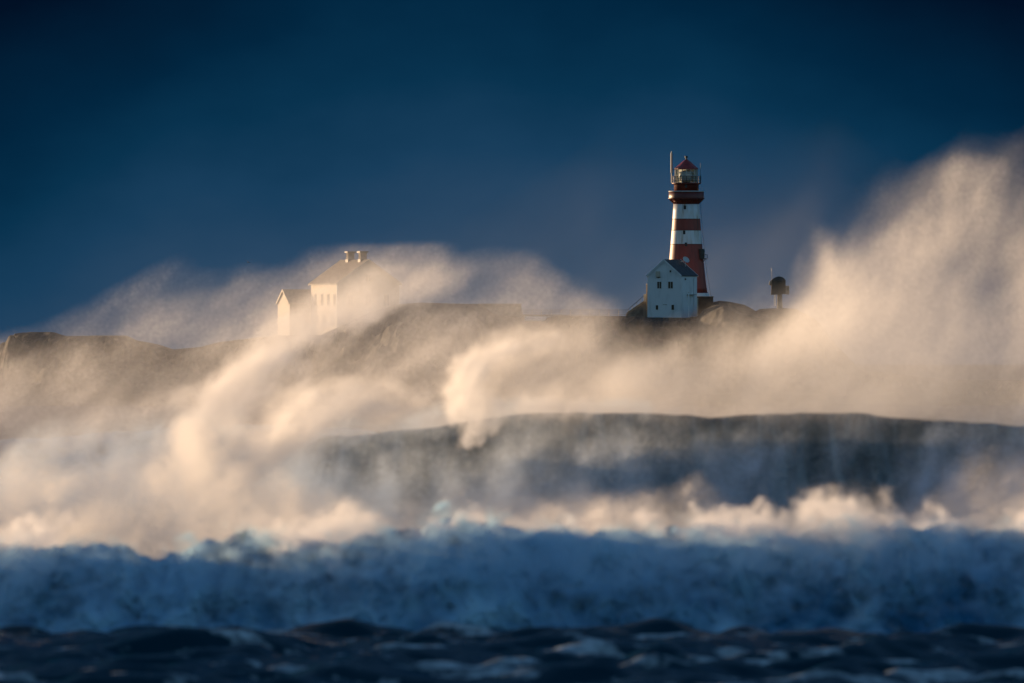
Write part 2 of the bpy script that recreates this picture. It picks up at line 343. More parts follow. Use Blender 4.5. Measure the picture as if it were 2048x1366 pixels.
# lantern
M_lant = bpy.data.materials.new('lantern_glass'); M_lant.use_nodes = True; t = M_lant.node_tree; b = t.nodes['Principled BSDF']
gl = N(t, 'ShaderNodeBsdfGlossy'); gl.inputs['Roughness'].default_value = .05; trn = N(t, 'ShaderNodeBsdfTransparent'); trn.inputs[0].default_value = (.86, .90, .90, 1)
fr = N(t, 'ShaderNodeFresnel'); fr.inputs[0].default_value = 1.5; ms = N(t, 'ShaderNodeMixShader'); t.links.new(fr.outputs[0], ms.inputs[0]); t.links.new(trn.outputs[0], ms.inputs[1]); t.links.new(gl.outputs[0], ms.inputs[2])
t.links.new(ms.outputs[0], t.nodes['Material Output'].inputs[0])
bm = lathe(bmesh.new(), [(R(22.4), hz(364.8)), (R(22.4), hz(338.5))], 24, cap=False); lan = obj('lantern_glazing', bm, M_lant, L)
bm = bmesh.new()
for k in range(16):
    a = 2 * math.pi * k / 16; tube(bm, (R(22.5) * math.cos(a), R(22.5) * math.sin(a), hz(365)), (R(22.5) * math.cos(a), R(22.5) * math.sin(a), hz(338)), .055, 6)
for v in (358, 351, 344.5): ring_tube(bm, R(22.5), hz(v), .05, 48)
obj('glazing_bars', bm, M_pale, lan)
bm = lathe(bmesh.new(), [(R(6), hz(365)), (R(13), hz(361)), (R(16), hz(353)), (R(13), hz(344)), (R(5), hz(340.5))], 24); obj('lens', bm, mat('lens_glass', (.62, .68, .70), .3), L, True)
M_curt = mat('lantern_curtain', (.80, .82, .76), .9); t = M_curt.node_tree
tl = N(t, 'ShaderNodeBsdfTranslucent'); tl.inputs[0].default_value = (.8, .8, .74, 1); ms = N(t, 'ShaderNodeMixShader'); ms.inputs[0].default_value = .5
t.links.new(t.nodes['Principled BSDF'].outputs[0], ms.inputs[1]); t.links.new(tl.outputs[0], ms.inputs[2]); t.links.new(ms.outputs[0], t.nodes['Material Output'].inputs[0])
for a0, a1, z0 in ((195, 222, 338.8), (312, 350, 338.8), (25, 165, 338.8)):          # sun curtains behind the panes; wide rear one added to brighten the lantern
    bm = bmesh.new(); vs_ = []
    for k in range(9):
        a = math.radians(a0 + (a1 - a0) * k / 8); rr = R(21.2 + .35 * (k % 2)); w_ = R(6) * (k / 8)
        vs_.append((bm.verts.new((rr * math.cos(a), rr * math.sin(a), hz(364.4))), bm.verts.new((rr * math.cos(a) , rr * math.sin(a), hz(z0)))))
    for p, q in zip(vs_, vs_[1:]): bm.faces.new((p[0], q[0], q[1], p[1]))
    obj('curtain', bm, M_curt, L)
bm = lathe(bmesh.new(), [(R(24.2), hz(337.2)), (R(24.6), hz(338.6)), (R(23), hz(338.7)), (R(23.2), hz(336.2)), (R(16.5), hz(330.5)), (R(9), hz(323.8)), (R(3.2), hz(319.6)), (R(2.0), hz(318.6))], 16); lr = obj('lantern_roof', bm, M_redroof, L)
bm = lathe(bmesh.new(), [(R(1.7), hz(318.9)), (R(1.7), hz(316)), (R(3.0), hz(315.4)), (R(3.0), hz(312.4)), (R(1.8), hz(311.6))], 16); obj('vent_finial', bm, M_dark, lr)
# mast and posts on the upper gallery
bm = tube(bmesh.new(), (R(-29.4), 0, hz(366)), (R(-29.4), 0, hz(346)), .10, 8); tube(bm, (R(-29.4), 0, hz(346)), (R(-29.4), 0, hz(305.5)), .19, 10); tube(bm, (R(-29.4), 0, hz(306)), (R(-29.4), 0, hz(302)), .07, 8)
mast = obj('antenna_mast', bm, mat('mast_paint', (.26, .24, .22), .5), L)
bm = bmesh.new(); tube(bm, (R(-29.4), 0, hz(338.6)), (R(-23), 0, hz(338.4)), .05, 6); obj('mast_stay', bm, M_dark, mast)
bm = box(bmesh.new(), R(27.4), R(29.6), -.15, .15, hz(366), hz(351.5)); obj('box_antenna', bm, M_dark, L)
bm = tube(bmesh.new(), (R(28.3), 0, hz(352)), (R(28.3), 0, hz(326)), .03, 6); obj('whip_antenna', bm, M_dark, L)
# side door and landing on the right
bm = box(bmesh.new(), R(tv(508)) - .55, R(tv(508)) + .35, -.7, .7, hz(517.5), hz(498)); dr = obj('door', bm, M_dark, L)
dr.rotation_euler = (0, 0, math.radians(-28))
bm = box(bmesh.new(), R(33), R(41.5), -.9, .9, hz(518.6), hz(517)); tube(bm, (R(33.8), 0, hz(526)), (R(40), 0, hz(518.4)), .07, 6)
ld = obj('landing', bm, M_dark, L); ld.rotation_euler = (0, 0, math.radians(-20))
bm = bmesh.new()
for y in (-.85, .85): tube(bm, (R(41), y, hz(517)), (R(41), y, hz(509.5)), .06, 6)
tube(bm, (R(41), -.85, hz(509.7)), (R(41), .85, hz(509.7)), .06, 6); tube(bm, (R(34), -.85, hz(509.7)), (R(41), -.85, hz(509.7)), .05, 6); obj('landing_rail', bm, M_dark, ld)
for k, (a, v) in enumerate(((-97, 415), (-92, 489), (-99, 465), (-92, 372), (-90, 386))):
    r0 = R(tv(v)) if v > 408 else R(24.6); aa = math.radians(a)
    bm = bmesh.new(); q = Vector((r0 * math.cos(aa), r0 * math.sin(aa), hz(v))); box(bm, q.x - .22, q.x + .22, q.y - .06, q.y + .25, q.z - .35, q.z + .35); obj('porthole', bm, M_dark, L)
bm = bmesh.new()
pts = [(R(27.5), -1.0, hz(400)), (R(33), -1.5, hz(470)), (R(40), -2, hz(540)), (R(50), -2.2, hz(597))]
for p, q in zip(pts, pts[1:]): tube(bm, p, q, .028, 5)
obj('conductor_cable', bm, M_dark, L)

# ---- generic gabled house: local x = along the gable front, y = along the ridge
def house(name, loc, rz, W, Ln, he, hr, wallm, roofm, over=.35, thick=.18, barge=None):
    e = empty(name, loc, rz)
    bm = prism(bmesh.new(), [(-W / 2, -1.5), (W / 2, -1.5), (W / 2, he), (0, hr), (-W / 2, he)], 0, Ln); wall = obj('wall', bm, wallm, e)
    s = (hr - he) / (W / 2); dx = over * .8
    bm = bmesh.new()
    prism(bm, [(0, hr + .03), (W / 2 + dx, he - dx * s + .03), (W / 2 + dx, he - dx * s + .03 + thick), (0, hr + .03 + thick * 1.15), (-W / 2 - dx, he - dx * s + .03 + thick), (-W / 2 - dx, he - dx * s + .03)], -over, Ln + over)
    roof = obj('roof', bm, roofm, e)
    if barge:
        for y0 in (-over - .06, Ln + over):
            b2 = bmesh.new()
            for sg in (-1, 1):
                prism(b2, [(0, hr - .12), (sg * (W / 2 + dx), he - dx * s - .12), (sg * (W / 2 + dx), he - dx * s + .09 + thick), (0, hr + .09 + thick * 1.15)], y0, y0 + .06)
            obj('barge_board', b2, barge, e)
    return e, wall, roof
M_palepane = mat('pale_matt_glass', (.16, .135, .105), .9, **{'Specular IOR Level': 0.0})  # pale matt panes, close in tone to the house walls
def window(parent, x, z, w, h, y=0.0, axis='y', frame=None, mull=True):
    """window on the gable front (axis y) or on the long side at x (axis x)"""
    fm = frame or M_white; bm = bmesh.new(); t_ = .09
    def B(b_, a0, a1, z0, z1, d0, d1):
        if axis == 'y': box(b_, a0, a1, y + d0, y + d1, z0, z1)
        elif axis == 'x-': box(b_, y + d0, y + d1, a0, a1, z0, z1)
        else: box(b_, y - d1, y - d0, a0, a1, z0, z1)
    B(bm, x - w / 2 - t_, x - w / 2, z - t_, z + h + t_, -.06, .02); B(bm, x + w / 2, x + w / 2 + t_, z - t_, z + h + t_, -.06, .02)
    B(bm, x - w / 2, x + w / 2, z + h, z + h + t_, -.06, .02); B(bm, x - w / 2, x + w / 2, z - t_, z, -.06, .02)
    if mull: B(bm, x - .03, x + .03, z, z + h, -.05, .02)
    win = obj('window', bm, fm, parent)
    bm = bmesh.new(); B(bm, x - w / 2, x + w / 2, z, z + h, -.025, .03); obj('pane', bm, M_palepane if fm == M_whitewood else M_pane, win)
    return win

# white house at the foot of the tower
g = math.radians(25); Wd, Ld = 7.0, 7.2
hd = D - 16; kc = Vector((wx(1362.5, hd), hd, wz(634, hd)))                     # front right corner
ex = Vector((math.cos(g), -math.sin(g), 0)); ey = Vector((math.sin(g), math.cos(g), 0))
H1, wl1, rf1 = house('keepers_house', kc - ex * Wd / 2 , -g, Wd, Ld, 7.75, 10.65, M_white, M_roofdark, .18, .16, M_white)
tag(H1, 'tall white gabled house with a dark roof at the foot of the lighthouse', 'house')
def fx(u): return (wx(u, hd) - H1.location.x) / math.cos(g)
for u, v, w_, h_ in ((1319, 577, .85, 1.25), (1341.3, 577, .95, 1.25), (1314.3, 619.5, .5, .85), (1345.8, 619.8, .55, .95), (1341.2, 545, .35, .38)):
    window(H1, fx(u), (634 - v) * px, w_, h_, 0, 'y', M_white, h_ > 1)
bm = box(bmesh.new(), fx(1313.5), fx(1320.5), -.45, -.002, (634 - 553.8) * px, (634 - 543) * px); obj('hatch_box', bm, M_whitewood, H1)
bm = box(bmesh.new(), fx(1314), fx(1321), -.3, -.003, (634 - 555.4) * px, (634 - 554.4) * px); obj('hatch_shadow', bm, M_dark, H1)  # dark strip standing in for the shadow below the hatch box
bm = box(bmesh.new(), fx(1326), fx(1334), -.05, -.002, (634 - 610) * px, (634 - 609) * px); obj('wall_ledge', bm, M_stone, H1)
bm = bmesh.new(); tube(bm, (Wd / 2 + .12, 5.6, 7.4), (Wd / 2 + .12, 5.6, .3), .07, 8); obj('drainpipe', bm, M_white, H1)
bm = box(bmesh.new(), Wd / 2 + .002, Wd / 2 + .7, 2.6, 5.4, (634 - 590) * px, (634 - 589) * px); obj('side_ledge', bm, M_stone, H1)
bm = box(bmesh.new(), Wd / 2 + .002, Wd / 2 + .12, 1.6, 2.0, (634 - 560) * px, (634 - 557) * px); obj('wall_lamp', bm, M_dark, H1)
bm = bmesh.new(); lathe(bm, [(.95, 0), (.95, 3.0)], 4); bm.free()

# white dish behind the roof ridge
Ds = empty('satellite_dish', (wx(1371, D - 9), D - 9.5, wz(534, D - 9))); tag(Ds, 'small pale dish standing above the ridge of the white house', 'dish')
bm = bmesh.new(); lathe(bm, [(.02, 0), (.35, .05), (.62, .17), (.70, .26)], 20, cap=False); dsh = obj('reflector', bm, M_pale, Ds, True); dsh.location = (0, 0, 1.25); dsh.rotation_euler = (math.radians(55), 0, math.radians(35))
bm = tube(bmesh.new(), (0, 0, -1.6), (0, 0, 1.25), .06, 8); tube(bm, (-.9, 0, 1.0), (0, 0, 1.2), .07, 6); obj('dish_post', bm, M_pale, Ds)

# staircase climbing against the house's left side, in the sun
sd = D - 12
St = empty('stone_staircase', (wx(1276, sd), sd, wz(636, sd))); tag(St, 'sunlit stone staircase with a parapet climbing to the left side of the white house', 'staircase')
def sx(u): return wx(u, sd) - St.location.x
def sz(v): return (636 - v) * px
bm = prism(bmesh.new(), [(sx(1256), sz(640)), (sx(1301), sz(640)), (sx(1301), sz(604)), (sx(1297), sz(604)), (sx(1256), sz(630.5))], 1.0, 3.2); obj('flight', bm, M_stone, St)
n_s = 12; out = [(sx(1252), sz(640))]
for k in range(n_s):
    u0 = 1252 + 42 * k / n_s; u1 = 1252 + 42 * (k + 1) / n_s; v1 = 629 - 29 * (k + 1) / n_s; out += [(sx(u0), sz(v1)), (sx(u1), sz(v1))]
out += [(sx(1294), sz(640))]
bm = prism(bmesh.new(), out, 3.2, 4.6); obj('steps', bm, M_stone, St)
M_sand = worn('sand_plaster', (.42, .32, .20), (.30, .22, .14), 1.1, .9)  # warm sand colour with browner patches
bm = prism(bmesh.new(), [(sx(1254), sz(629)), (sx(1296), sz(601)), (sx(1296), sz(596)), (sx(1254), sz(624.5))], .7, 1.0); obj('parapet', bm, M_sand, St)
bm = box(bmesh.new(), sx(1292.6), sx(1300.8), .9, 2.2, sz(640), sz(570)); pil = obj('gate_pillar', bm, M_sand, St)
bm = box(bmesh.new(), sx(1292), sx(1301.2), .75, 2.35, sz(570), sz(567.8)); obj('pillar_cap', bm, M_whitewood, pil)
bm = box(bmesh.new(), sx(1287.6), sx(1292.6), .6, 1.2, sz(603), sz(588.5)); obj('newel_post', bm, M_whitewood, St)
bm = bmesh.new(); tube(bm, (sx(1256), .85, sz(619)), (sx(1290), .85, sz(590)), .05, 6)
for k in range(5):
    f = k / 4; u_ = 1257 + 32 * f; v_ = 618.5 - 27 * f; tube(bm, (sx(u_), .85, sz(v_)), (sx(u_), .85, sz(v_ + 7)), .04, 6)
obj('handrail', bm, M_dark, St)

# pole by the house
Fp = empty('white_pole', (wx(1377.5, D - 17), D - 17, wz(636, D - 17))); tag(Fp, 'thin white pole standing in front of the white house beside its right corner', 'pole')
bm = tube(bmesh.new(), (0, 0, -1), (0, 0, 50 * px), .13, 10); obj('shaft', bm, M_white, Fp); bm = lathe(bmesh.new(), [(.14, 50 * px), (.18, 50 * px + .08), (.06, 50 * px + .22)], 10); obj('cap', bm, M_pale, Fp)
Rp = empty('marker_post', (wx(1395, D - 12), D - 12, wz(621, D - 12))); tag(Rp, 'short pale post on the rocks between the white house and the tower base', 'post')
bm = tube(bmesh.new(), (0, 0, -1.5), (0, 0, 24 * px), .11, 8); obj('shaft', bm, M_whitewood, Rp); bm = box(bmesh.new(), -.16, .16, -.16, .16, 24 * px, 24 * px + .1); obj('cap', bm, M_pale, Rp)
# dark retaining wall under the tower
Rw = empty('retaining_wall', (wx(1412, D - 6), D - 7, wz(606, D))); tag(Rw, 'dark square stone wall below the white plinth of the lighthouse', 'wall')
bm = box(bmesh.new(), -2.2, 1.35, 0, 2.6, -2.5, 1.1); obj('wall', bm, worn('dark_stone', (.05, .042, .035), (.025, .022, .02), .9, .9, bump=.05), Rw)
bm = box(bmesh.new(), -2.3, 1.45, -.1, 2.7, 1.1, 1.25); obj('coping', bm, M_stone, Rw)

# watch hut on a stalk
hx = D - 2
Wt = empty('signal_hut', (wx(1559, hx), hx, wz(618, hx))); tag(Wt, 'small domed dark hut raised on one column beside the big plume', 'hut')
def qx(u): return wx(u, hx) - Wt.location.x
def qz(v): return (618 - v) * px
bm = lathe(bmesh.new(), [(.62, -1.6), (.55, qz(611)), (.46, qz(605)), (.46, qz(588))], 20, c=(qx(1559.5), 0)); obj('column', bm, M_stone, Wt)
bm = prism(bmesh.new(), [(qx(1541.7), qz(589.8)), (qx(1571), qz(588)), (qx(1571), qz(561)), (qx(1543), qz(560.5))], -1.2, 1.2)
cb = obj('cabin', bm, worn('tarred_boards', (.050, .044, .036), (.085, .07, .05), 1.4, .8, (1, 1, .4)), Wt)
bm = prism(bmesh.new(), [(qx(1542.5), qz(561)), (qx(1545), qz(558)), (qx(1550), qz(555)), (qx(1555), qz(553.2)), (qx(1560), qz(553)), (qx(1565), qz(554.6)), (qx(1569), qz(557.6)), (qx(1571.6), qz(561.5))], -1.35, 1.35); obj('domed_roof', bm, M_roofdark, Wt)
bm = box(bmesh.new(), qx(1571.2), qx(1578.4), -.9, .9, qz(589), qz(571.5)); obj('side_box', bm, M_stone, Wt)
bm = bmesh.new(); lathe(bm, [(.03, -.28), (.40, -.22), (.52, 0), (.40, .2), (.05, .26)], 18); sl_ = obj('searchlight', bm, M_whitewood, Wt, True); sl_.rotation_euler = (0, math.radians(-80), math.radians(-20)); sl_.location = (qx(1541), -.3, qz(566)); sl_.scale = (1, .7, 1)
bm = tube(bmesh.new(), (qx(1543.6), 0, qz(560)), (qx(1543.6), 0, qz(536)), .035, 6); obj('antenna', bm, M_dark, Wt)
bm = bmesh.new()
for x_ in (1548.6, 1551.4): tube(bm, (qx(x_), -.6, qz(612)), (qx(x_), -.6, qz(588.5)), .05, 6)
for k in range(7): tube(bm, (qx(1548.6), -.6, qz(610 - 3.2 * k)), (qx(1551.4), -.6, qz(610 - 3.2 * k)), .035, 5)
obj('ladder', bm, M_pale, Wt)

# big house on the left, lit long side, two chimneys
b2 = math.radians(20); d2 = D - 10
# local y (ridge) runs along the gable normal; the gable end faces right and toward us
W2, L2, he2, hr2 = 12.4, 15.0, 9.4, 13.7
cor = Vector((wx(674.6, d2), d2, wz(667, d2)))                 # corner between the lit side and the gable
# gable front: outward normal (sin b, -cos b); along it to the right (cos b, sin b)
H2, wl2, rf2 = house('large_house', cor + Vector((math.cos(b2), math.sin(b2), 0)) * W2 / 2, b2, W2, L2, he2, hr2, M_whitewood, M_rooftile, .45, .22, M_whitewood)
tag(H2, 'large pale house with two chimneys half buried in spray', 'house')
for k, y_ in enumerate((1.5, 5.0, 8.6, 12.4)):
    window(H2, y_, 5.3, 1.15, 2.1, -W2 / 2, 'x-', M_whitewood)
for y_ in (3.0, 7.5, 11.5): window(H2, y_, 1.6, 1.15, 1.9, -W2 / 2, 'x-', M_whitewood)
for x_ in (-3.6, 0, 3.6):
    window(H2, x_, 5.3, 1.05, 1.9, 0, 'y', M_whitewood); window(H2, x_, 1.6, 1.05, 1.9, 0, 'y', M_whitewood)
window(H2, 0, 9.9, .9, 1.2, 0, 'y', M_whitewood)
bm = box(bmesh.new(), -W2 / 2 - .1, -W2 / 2 - .002, -.1, .2, -1, he2 - .1); obj('corner_board', bm, M_white, H2)
M_plaster = worn('chimney_plaster', (.16, .14, .12), (.10, .09, .08), 1.6, .9)
for yy_ in (3.2, 10.2):
    bm = box(bmesh.new(), -.62, .62, yy_ - .62, yy_ + .62, hr2 - .8, hr2 + 1.55)
    ch = obj('chimney', bm, M_plaster, rf2); 
    bm = box(bmesh.new(), -.85, .85, yy_ - .85, yy_ + .85, hr2 + 1.55, hr2 + 1.85); obj('chimney_cap', bm, M_roofdark, ch)
    bm = box(bmesh.new(), -.72, .72, yy_ - .72, yy_ + .72, hr2 - .3, hr2 + .35); obj('chimney_flashing', bm, M_roofdark, ch)

# outbuilding with a lit narrow gable facing left
b3 = math.radians(18); d3 = D + 6
W3 = 7.6; cor3 = Vector((wx(579.8, d3), d3, wz(671, d3)))
# local gable front normal must face left/front: rotate so that local -y = (-cos b, -sin b)
ang = -(math.pi / 2 - b3)
M_brown = worn('brown_boards', (.15, .115, .085), (.10, .08, .06), 1.2, .8, (1, 1, 3))  # walls darker and browner than the gable face
H3, wl3, rf3 = house('outbuilding', cor3 - Vector((math.cos(ang), math.sin(ang), 0)) * W3 / 2, ang, W3, 12.0, 6.1, 8.5, M_brown, M_rooftile, .3, .2, M_whitewood)
tag(H3, 'narrow outbuilding with a bright sunlit gable beside the large house', 'outbuilding')
bm = prism(bmesh.new(), [(-W3 / 2 - .02, -1.4), (W3 / 2 + .02, -1.4), (W3 / 2 + .02, 5.9), (0, 8.4), (-W3 / 2 - .02, 5.9)], -.06, -.003); obj('gable_face', bm, M_whitewood, H3)
window(H3, 6, 2.2, 1.0, 1.3, W3 / 2, 'x+', M_whitewood)

# flat topped stone building on the bluff and the fence that leads to the lighthouse
d4 = D - 8
Bk = empty('stone_bunker', (wx(1001, d4), d4, wz(632, d4))); tag(Bk, 'flat topped stone block building on the bluff between the houses and the lighthouse', 'bunker')
bm = prism(bmesh.new(), [(-4.1, -2), (4.25, -2), (3.9, 22.6 * px), (-4.1, 22.9 * px)], 0, 6); obj('wall', bm, M_stone, Bk)
bm = box(bmesh.new(), -4.3, 4.0, -.15, 6.15, 22.95 * px, 24.6 * px); obj('roof', bm, M_stone, Bk)
Rl = empty('fence', (wx(1045, D - 5), D - 5, wz(633, D))); tag(Rl, 'thin wire fence running from the stone block to the staircase', 'fence')
lenf = wx(1256, D) - wx(1045, D)
wires = bmesh.new()
for z_ in (.35, .8, 1.2): tube(wires, (0, 0, z_), (lenf, 0, z_ + .02), .045, 5)
obj('wires', wires, M_dark, Rl)
for k in range(12):
    bm = tube(bmesh.new(), (lenf * k / 11, 0, -1.2), (lenf * k / 11, 0, 1.3), .06, 6); obj('post', bm, M_stone, Rl)
Pw = empty('low_wall', (wx(1150, D - 10), D - 10, wz(636, D))); tag(Pw, 'low pale concrete wall below the fence left of the staircase', 'wall')
bm = prism(bmesh.new(), [(-9.5, -1.2), (8.2, -1.2), (8.2, -.05), (6.2, .15), (-9.5, .35)], 0, .5); obj('wall', bm, M_white, Pw)
bm = prism(bmesh.new(), [(6.3, -1.3), (7.6, -1.3), (7.6, .12), (6.3, .22)], -.5, -.003); obj('pier', bm, M_white, Pw)

# one gull, far out over the spray
Gd = 2900
Gb = empty('gull', (wx(497, Gd), Gd, wz(525, Gd))); tag(Gb, 'tiny dark gull flying in the sky over the far left spray', 'bird')
bm = bmesh.new()
for a in range(1): pass
prof = [(.005, -.30), (.035, -.24), (.06, -.08), (.055, .06), (.03, .18), (.045, .23), (.03, .28), (.006, .33)]
lathe(bm, prof, 10); body = obj('body', bm, mat('grey_feathers', (.10, .10, .11), .8), Gb, True); body.rotation_euler = (math.radians(90), 0, math.radians(60))
for s in (-1, 1):
    bm = bmesh.new(); top = []; bot = []
    for k in range(6):
        f = k / 5; x = s * (.04 + .5 * f); zz_ = (.16 * math.sin(f * 2.2)); ch_ = .11 * (1 - f * .8); y = -.05 * f * f
        top.append([bm.verts.new((x, y + ch_, zz_)), bm.verts.new((x, y, zz_ + .018 * (1 - f) + .002)), bm.verts.new((x, y - ch_, zz_))])
        bot.append(bm.verts.new((x, y, zz_ - .01)))
    for k in range(5):
        for j in range(2): bm.faces.new((top[k][j], top[k + 1][j], top[k + 1][j + 1], top[k][j + 1]))
        bm.faces.new((top[k][0], bot[k], bot[k + 1], top[k + 1][0])); bm.faces.new((top[k][2], top[k + 1][2], bot[k + 1], bot[k]))
    obj('wing', bm, body.data.materials[0], Gb).rotation_euler = (0, math.radians(25), math.radians(30))
# ------------------------------------------------------------------ spray (volumes on regular grids)
def spray_mat(name, g=.6, col=(1, 1, 1), dens=1.0):
    m = bpy.data.materials.new(name); m.use_nodes = True; t = m.node_tree; t.nodes.clear()
    v = N(t, 'ShaderNodeVolumePrincipled'); v.inputs['Density'].default_value = dens; v.inputs['Anisotropy'].default_value = g; v.inputs['Color'].default_value = (*col, 1)
    o = N(t, 'ShaderNodeOutputMaterial'); t.links.new(v.outputs[0], o.inputs['Volume']); return m
def volume(name, A, lo, hi, m, label, cat):
    """A[x, y, z] -> a volume grid filling the box lo..hi"""
    nx, ny, nz = A.shape
    me = bpy.data.meshes.new(name); me.vertices.add(A.size)
    a = me.attributes.new('d', 'FLOAT', 'POINT'); a.data.foreach_set('value', np.ascontiguousarray(A, np.float32).ravel())
    me.materials.append(m)
    o = bpy.data.objects.new(name, me); C.objects.link(o)
    t = bpy.data.node_groups.new(name + '_field', 'GeometryNodeTree')
    t.interface.new_socket('Geometry', in_out='INPUT', socket_type='NodeSocketGeometry'); t.interface.new_socket('Geometry', in_out='OUTPUT', socket_type='NodeSocketGeometry')
    gi, go = N(t, 'NodeGroupInput'), N(t, 'NodeGroupOutput')
    vc = N(t, 'GeometryNodeVolumeCube')
    vc.inputs['Min'].default_value = lo; vc.inputs['Max'].default_value = hi
    vc.inputs['Resolution X'].default_value = nx; vc.inputs['Resolution Y'].default_value = ny; vc.inputs['Resolution Z'].default_value = nz
    ps = N(t, 'GeometryNodeInputPosition'); sp = N(t, 'ShaderNodeSeparateXYZ'); t.links.new(ps.outputs[0], sp.inputs[0])
    ids = []
    for k, n in enumerate((nx, ny, nz)):
        q = math_n(t, 'MULTIPLY', math_n(t, 'SUBTRACT', sp.outputs[k], lo[k]), (n - 1) / (hi[k] - lo[k]))
        q = math_n(t, 'MINIMUM', math_n(t, 'MAXIMUM', math_n(t, 'ROUND', q), 0), n - 1)
        fi = N(t, 'FunctionNodeFloatToInt', rounding_mode='ROUND'); t.links.new(q, fi.inputs[0]); ids.append(fi.outputs[0])
    def im(op, a, b):
        n = N(t, 'FunctionNodeIntegerMath', operation=op)
        for i, q in enumerate((a, b)):
            if isinstance(q, int): n.inputs[i].default_value = q
            else: t.links.new(q, n.inputs[i])
        return n.outputs[0]
    ix_ = im('ADD', im('MULTIPLY', im('ADD', im('MULTIPLY', ids[0], ny), ids[1]), nz), ids[2])
    na = N(t, 'GeometryNodeInputNamedAttribute', data_type='FLOAT'); na.inputs['Name'].default_value = 'd'
    si = N(t, 'GeometryNodeSampleIndex', data_type='FLOAT', domain='POINT')
    t.links.new(gi.outputs[0], si.inputs['Geometry']); t.links.new(na.outputs['Attribute'], si.inputs['Value']); t.links.new(ix_, si.inputs['Index'])
    t.links.new(si.outputs['Value'], vc.inputs['Density'])
    sm = N(t, 'GeometryNodeSetMaterial'); sm.inputs['Material'].default_value = m
    t.links.new(vc.outputs[0], sm.inputs['Geometry']); t.links.new(sm.outputs[0], go.inputs[0])
    md = o.modifiers.new('field', 'NODES'); md.node_group = t
    tag(o, label, cat, kind='stuff'); return o

# plume outlines are drawn as sheets in the upright plane of their own wave, with real depth and drift
ST = 4; U0, V0 = -140, 140; NU, NV = 590, 270
UU = (U0 + ST * np.arange(NU))[:, None].astype(np.float32); VV = (V0 + ST * np.arange(NV))[None].astype(np.float32)
def strokes(pts, A=None):
    """soft stroke along (u, v, halfwidth, strength) points; returns the larger of A and the stroke"""
    out = np.zeros((NU, NV), np.float32) if A is None else A
    for p, q in zip(pts, pts[1:]):
        dx, dy = q[0] - p[0], q[1] - p[1]; l2 = dx * dx + dy * dy + 1e-6
        t = np.clip(((UU - p[0]) * dx + (VV - p[1]) * dy) / l2, 0, 1)
        d2 = (UU - p[0] - t * dx) ** 2 + (VV - p[1] - t * dy) ** 2
        wd = p[2] + (q[2] - p[2]) * t; s = p[3] + (q[3] - p[3]) * t
        out = np.maximum(out, s * np.exp(-d2 / (wd * wd)))
    return out
def below(top, soft, pw=1.0):
    """0 above the outline, rising to 1 over SOFT rows below it"""
    t = np.array(top, float); tv_ = np.interp(UU, t[:, 0], t[:, 1])
    s = np.interp(UU, *np.array(soft, float).T) if not np.isscalar(soft) else soft
    return np.clip((VV - tv_) / s, 0, 1) ** pw
def sheet(name, T, d0, box_, n, thick, noise, warp, m, label, seed, amp=.7, grain=.35, lean=0.0, rot=math.radians(60), cut=.012, slope=2.7, ext=(0, 0)):
    """T: optical depth map; box_: (x0, x1, y0, y1, z0, z1)"""
    x0, x1, y0, y1, z0, z1 = box_; nx, ny, nz = n
    x = np.linspace(x0, x1, nx, dtype=np.float32); y = np.linspace(y0, y1, ny, dtype=np.float32); z = np.linspace(z0, z1, nz, dtype=np.float32)
    st = (x[1] - x[0], y[1] - y[0], z[1] - z[0])
    u = 1024 + x * F / d0; v = HOR - (z - CAM_Z) * F / d0
    n1 = spec(n, st, noise, slope, seed, rot)
    w1 = spec(n, st, warp[:3], 3.4, seed + 1, rot)
    if max(ext):                              # the field repeats without a seam, so the plume can run on past the frame
        k = np.arange(-ext[0], nx + ext[1]); n1 = np.take(n1, k, axis=0, mode='wrap'); w1 = np.take(w1, k, axis=0, mode='wrap')
        x = (x0 + st[0] * k).astype(np.float32); x0, x1 = float(x[0]), float(x[-1]); nx = len(k); n = (nx, ny, nz); u = 1024 + x * F / d0
    out = np.empty(n, np.float32)
    yc = (y1 + y0) / 2
    for j in range(ny):
        # nearest slices see the outline shifted a little, so that the plume is a body and not a sheet
        uu = (u[:, None] + warp[3] * w1[:, j] + lean * (y[j] - yc) - U0) / ST; vv = (v[None] + warp[3] * .8 * np.roll(w1[:, j], 37, 0) - V0) / ST
        i0 = np.clip(uu.astype(int), 0, NU - 2); j0 = np.clip(vv.astype(int), 0, NV - 2); a = np.clip(uu - i0, 0, 1); b = np.clip(vv - j0, 0, 1)
        S = (T[i0, j0] * (1 - a) + T[i0 + 1, j0] * a) * (1 - b) + (T[i0, j0 + 1] * (1 - a) + T[i0 + 1, j0 + 1] * a) * b
        # thick parts are thick in depth as well
        hw = thick * (.35 + .65 * np.clip(S / 1.5, 0, 1))
        pr = np.exp(-((y[j] - yc) / hw) ** 2) / (hw * 1.772)
        out[:, j] = S * pr
    del w1
    ex = np.exp(amp * n1 - amp * amp / 2); del n1
    out *= ex
    if grain:
        out *= np.exp(grain * np.random.default_rng(seed + 9).standard_normal(n).astype(np.float32) - grain * grain / 2)
    # fade at the box walls
    for ax, k in ((0, 90 if max(ext) else 12), (1, 3), (2, 4)):
        s = [1] * 3; s[ax] = n[ax]; r = np.arange(n[ax]); e = np.clip(np.minimum(r, n[ax] - 1 - r) / k, 0, 1).astype(np.float32)
        if ax == 2: e = np.clip((n[ax] - 1 - r) / k, 0, 1).astype(np.float32)
        if ax == 0 and max(ext): e = np.clip(np.minimum(r / (k if ext[0] else 12), (n[0] - 1 - r) / (k if ext[1] else 12)), 0, 1).astype(np.float32)
        out *= e.reshape(s)
    out[out < cut * .2] = 0
    return volume(name, out, (x0, y0, z0), (x1, y1, z1), m, label, 'spray')

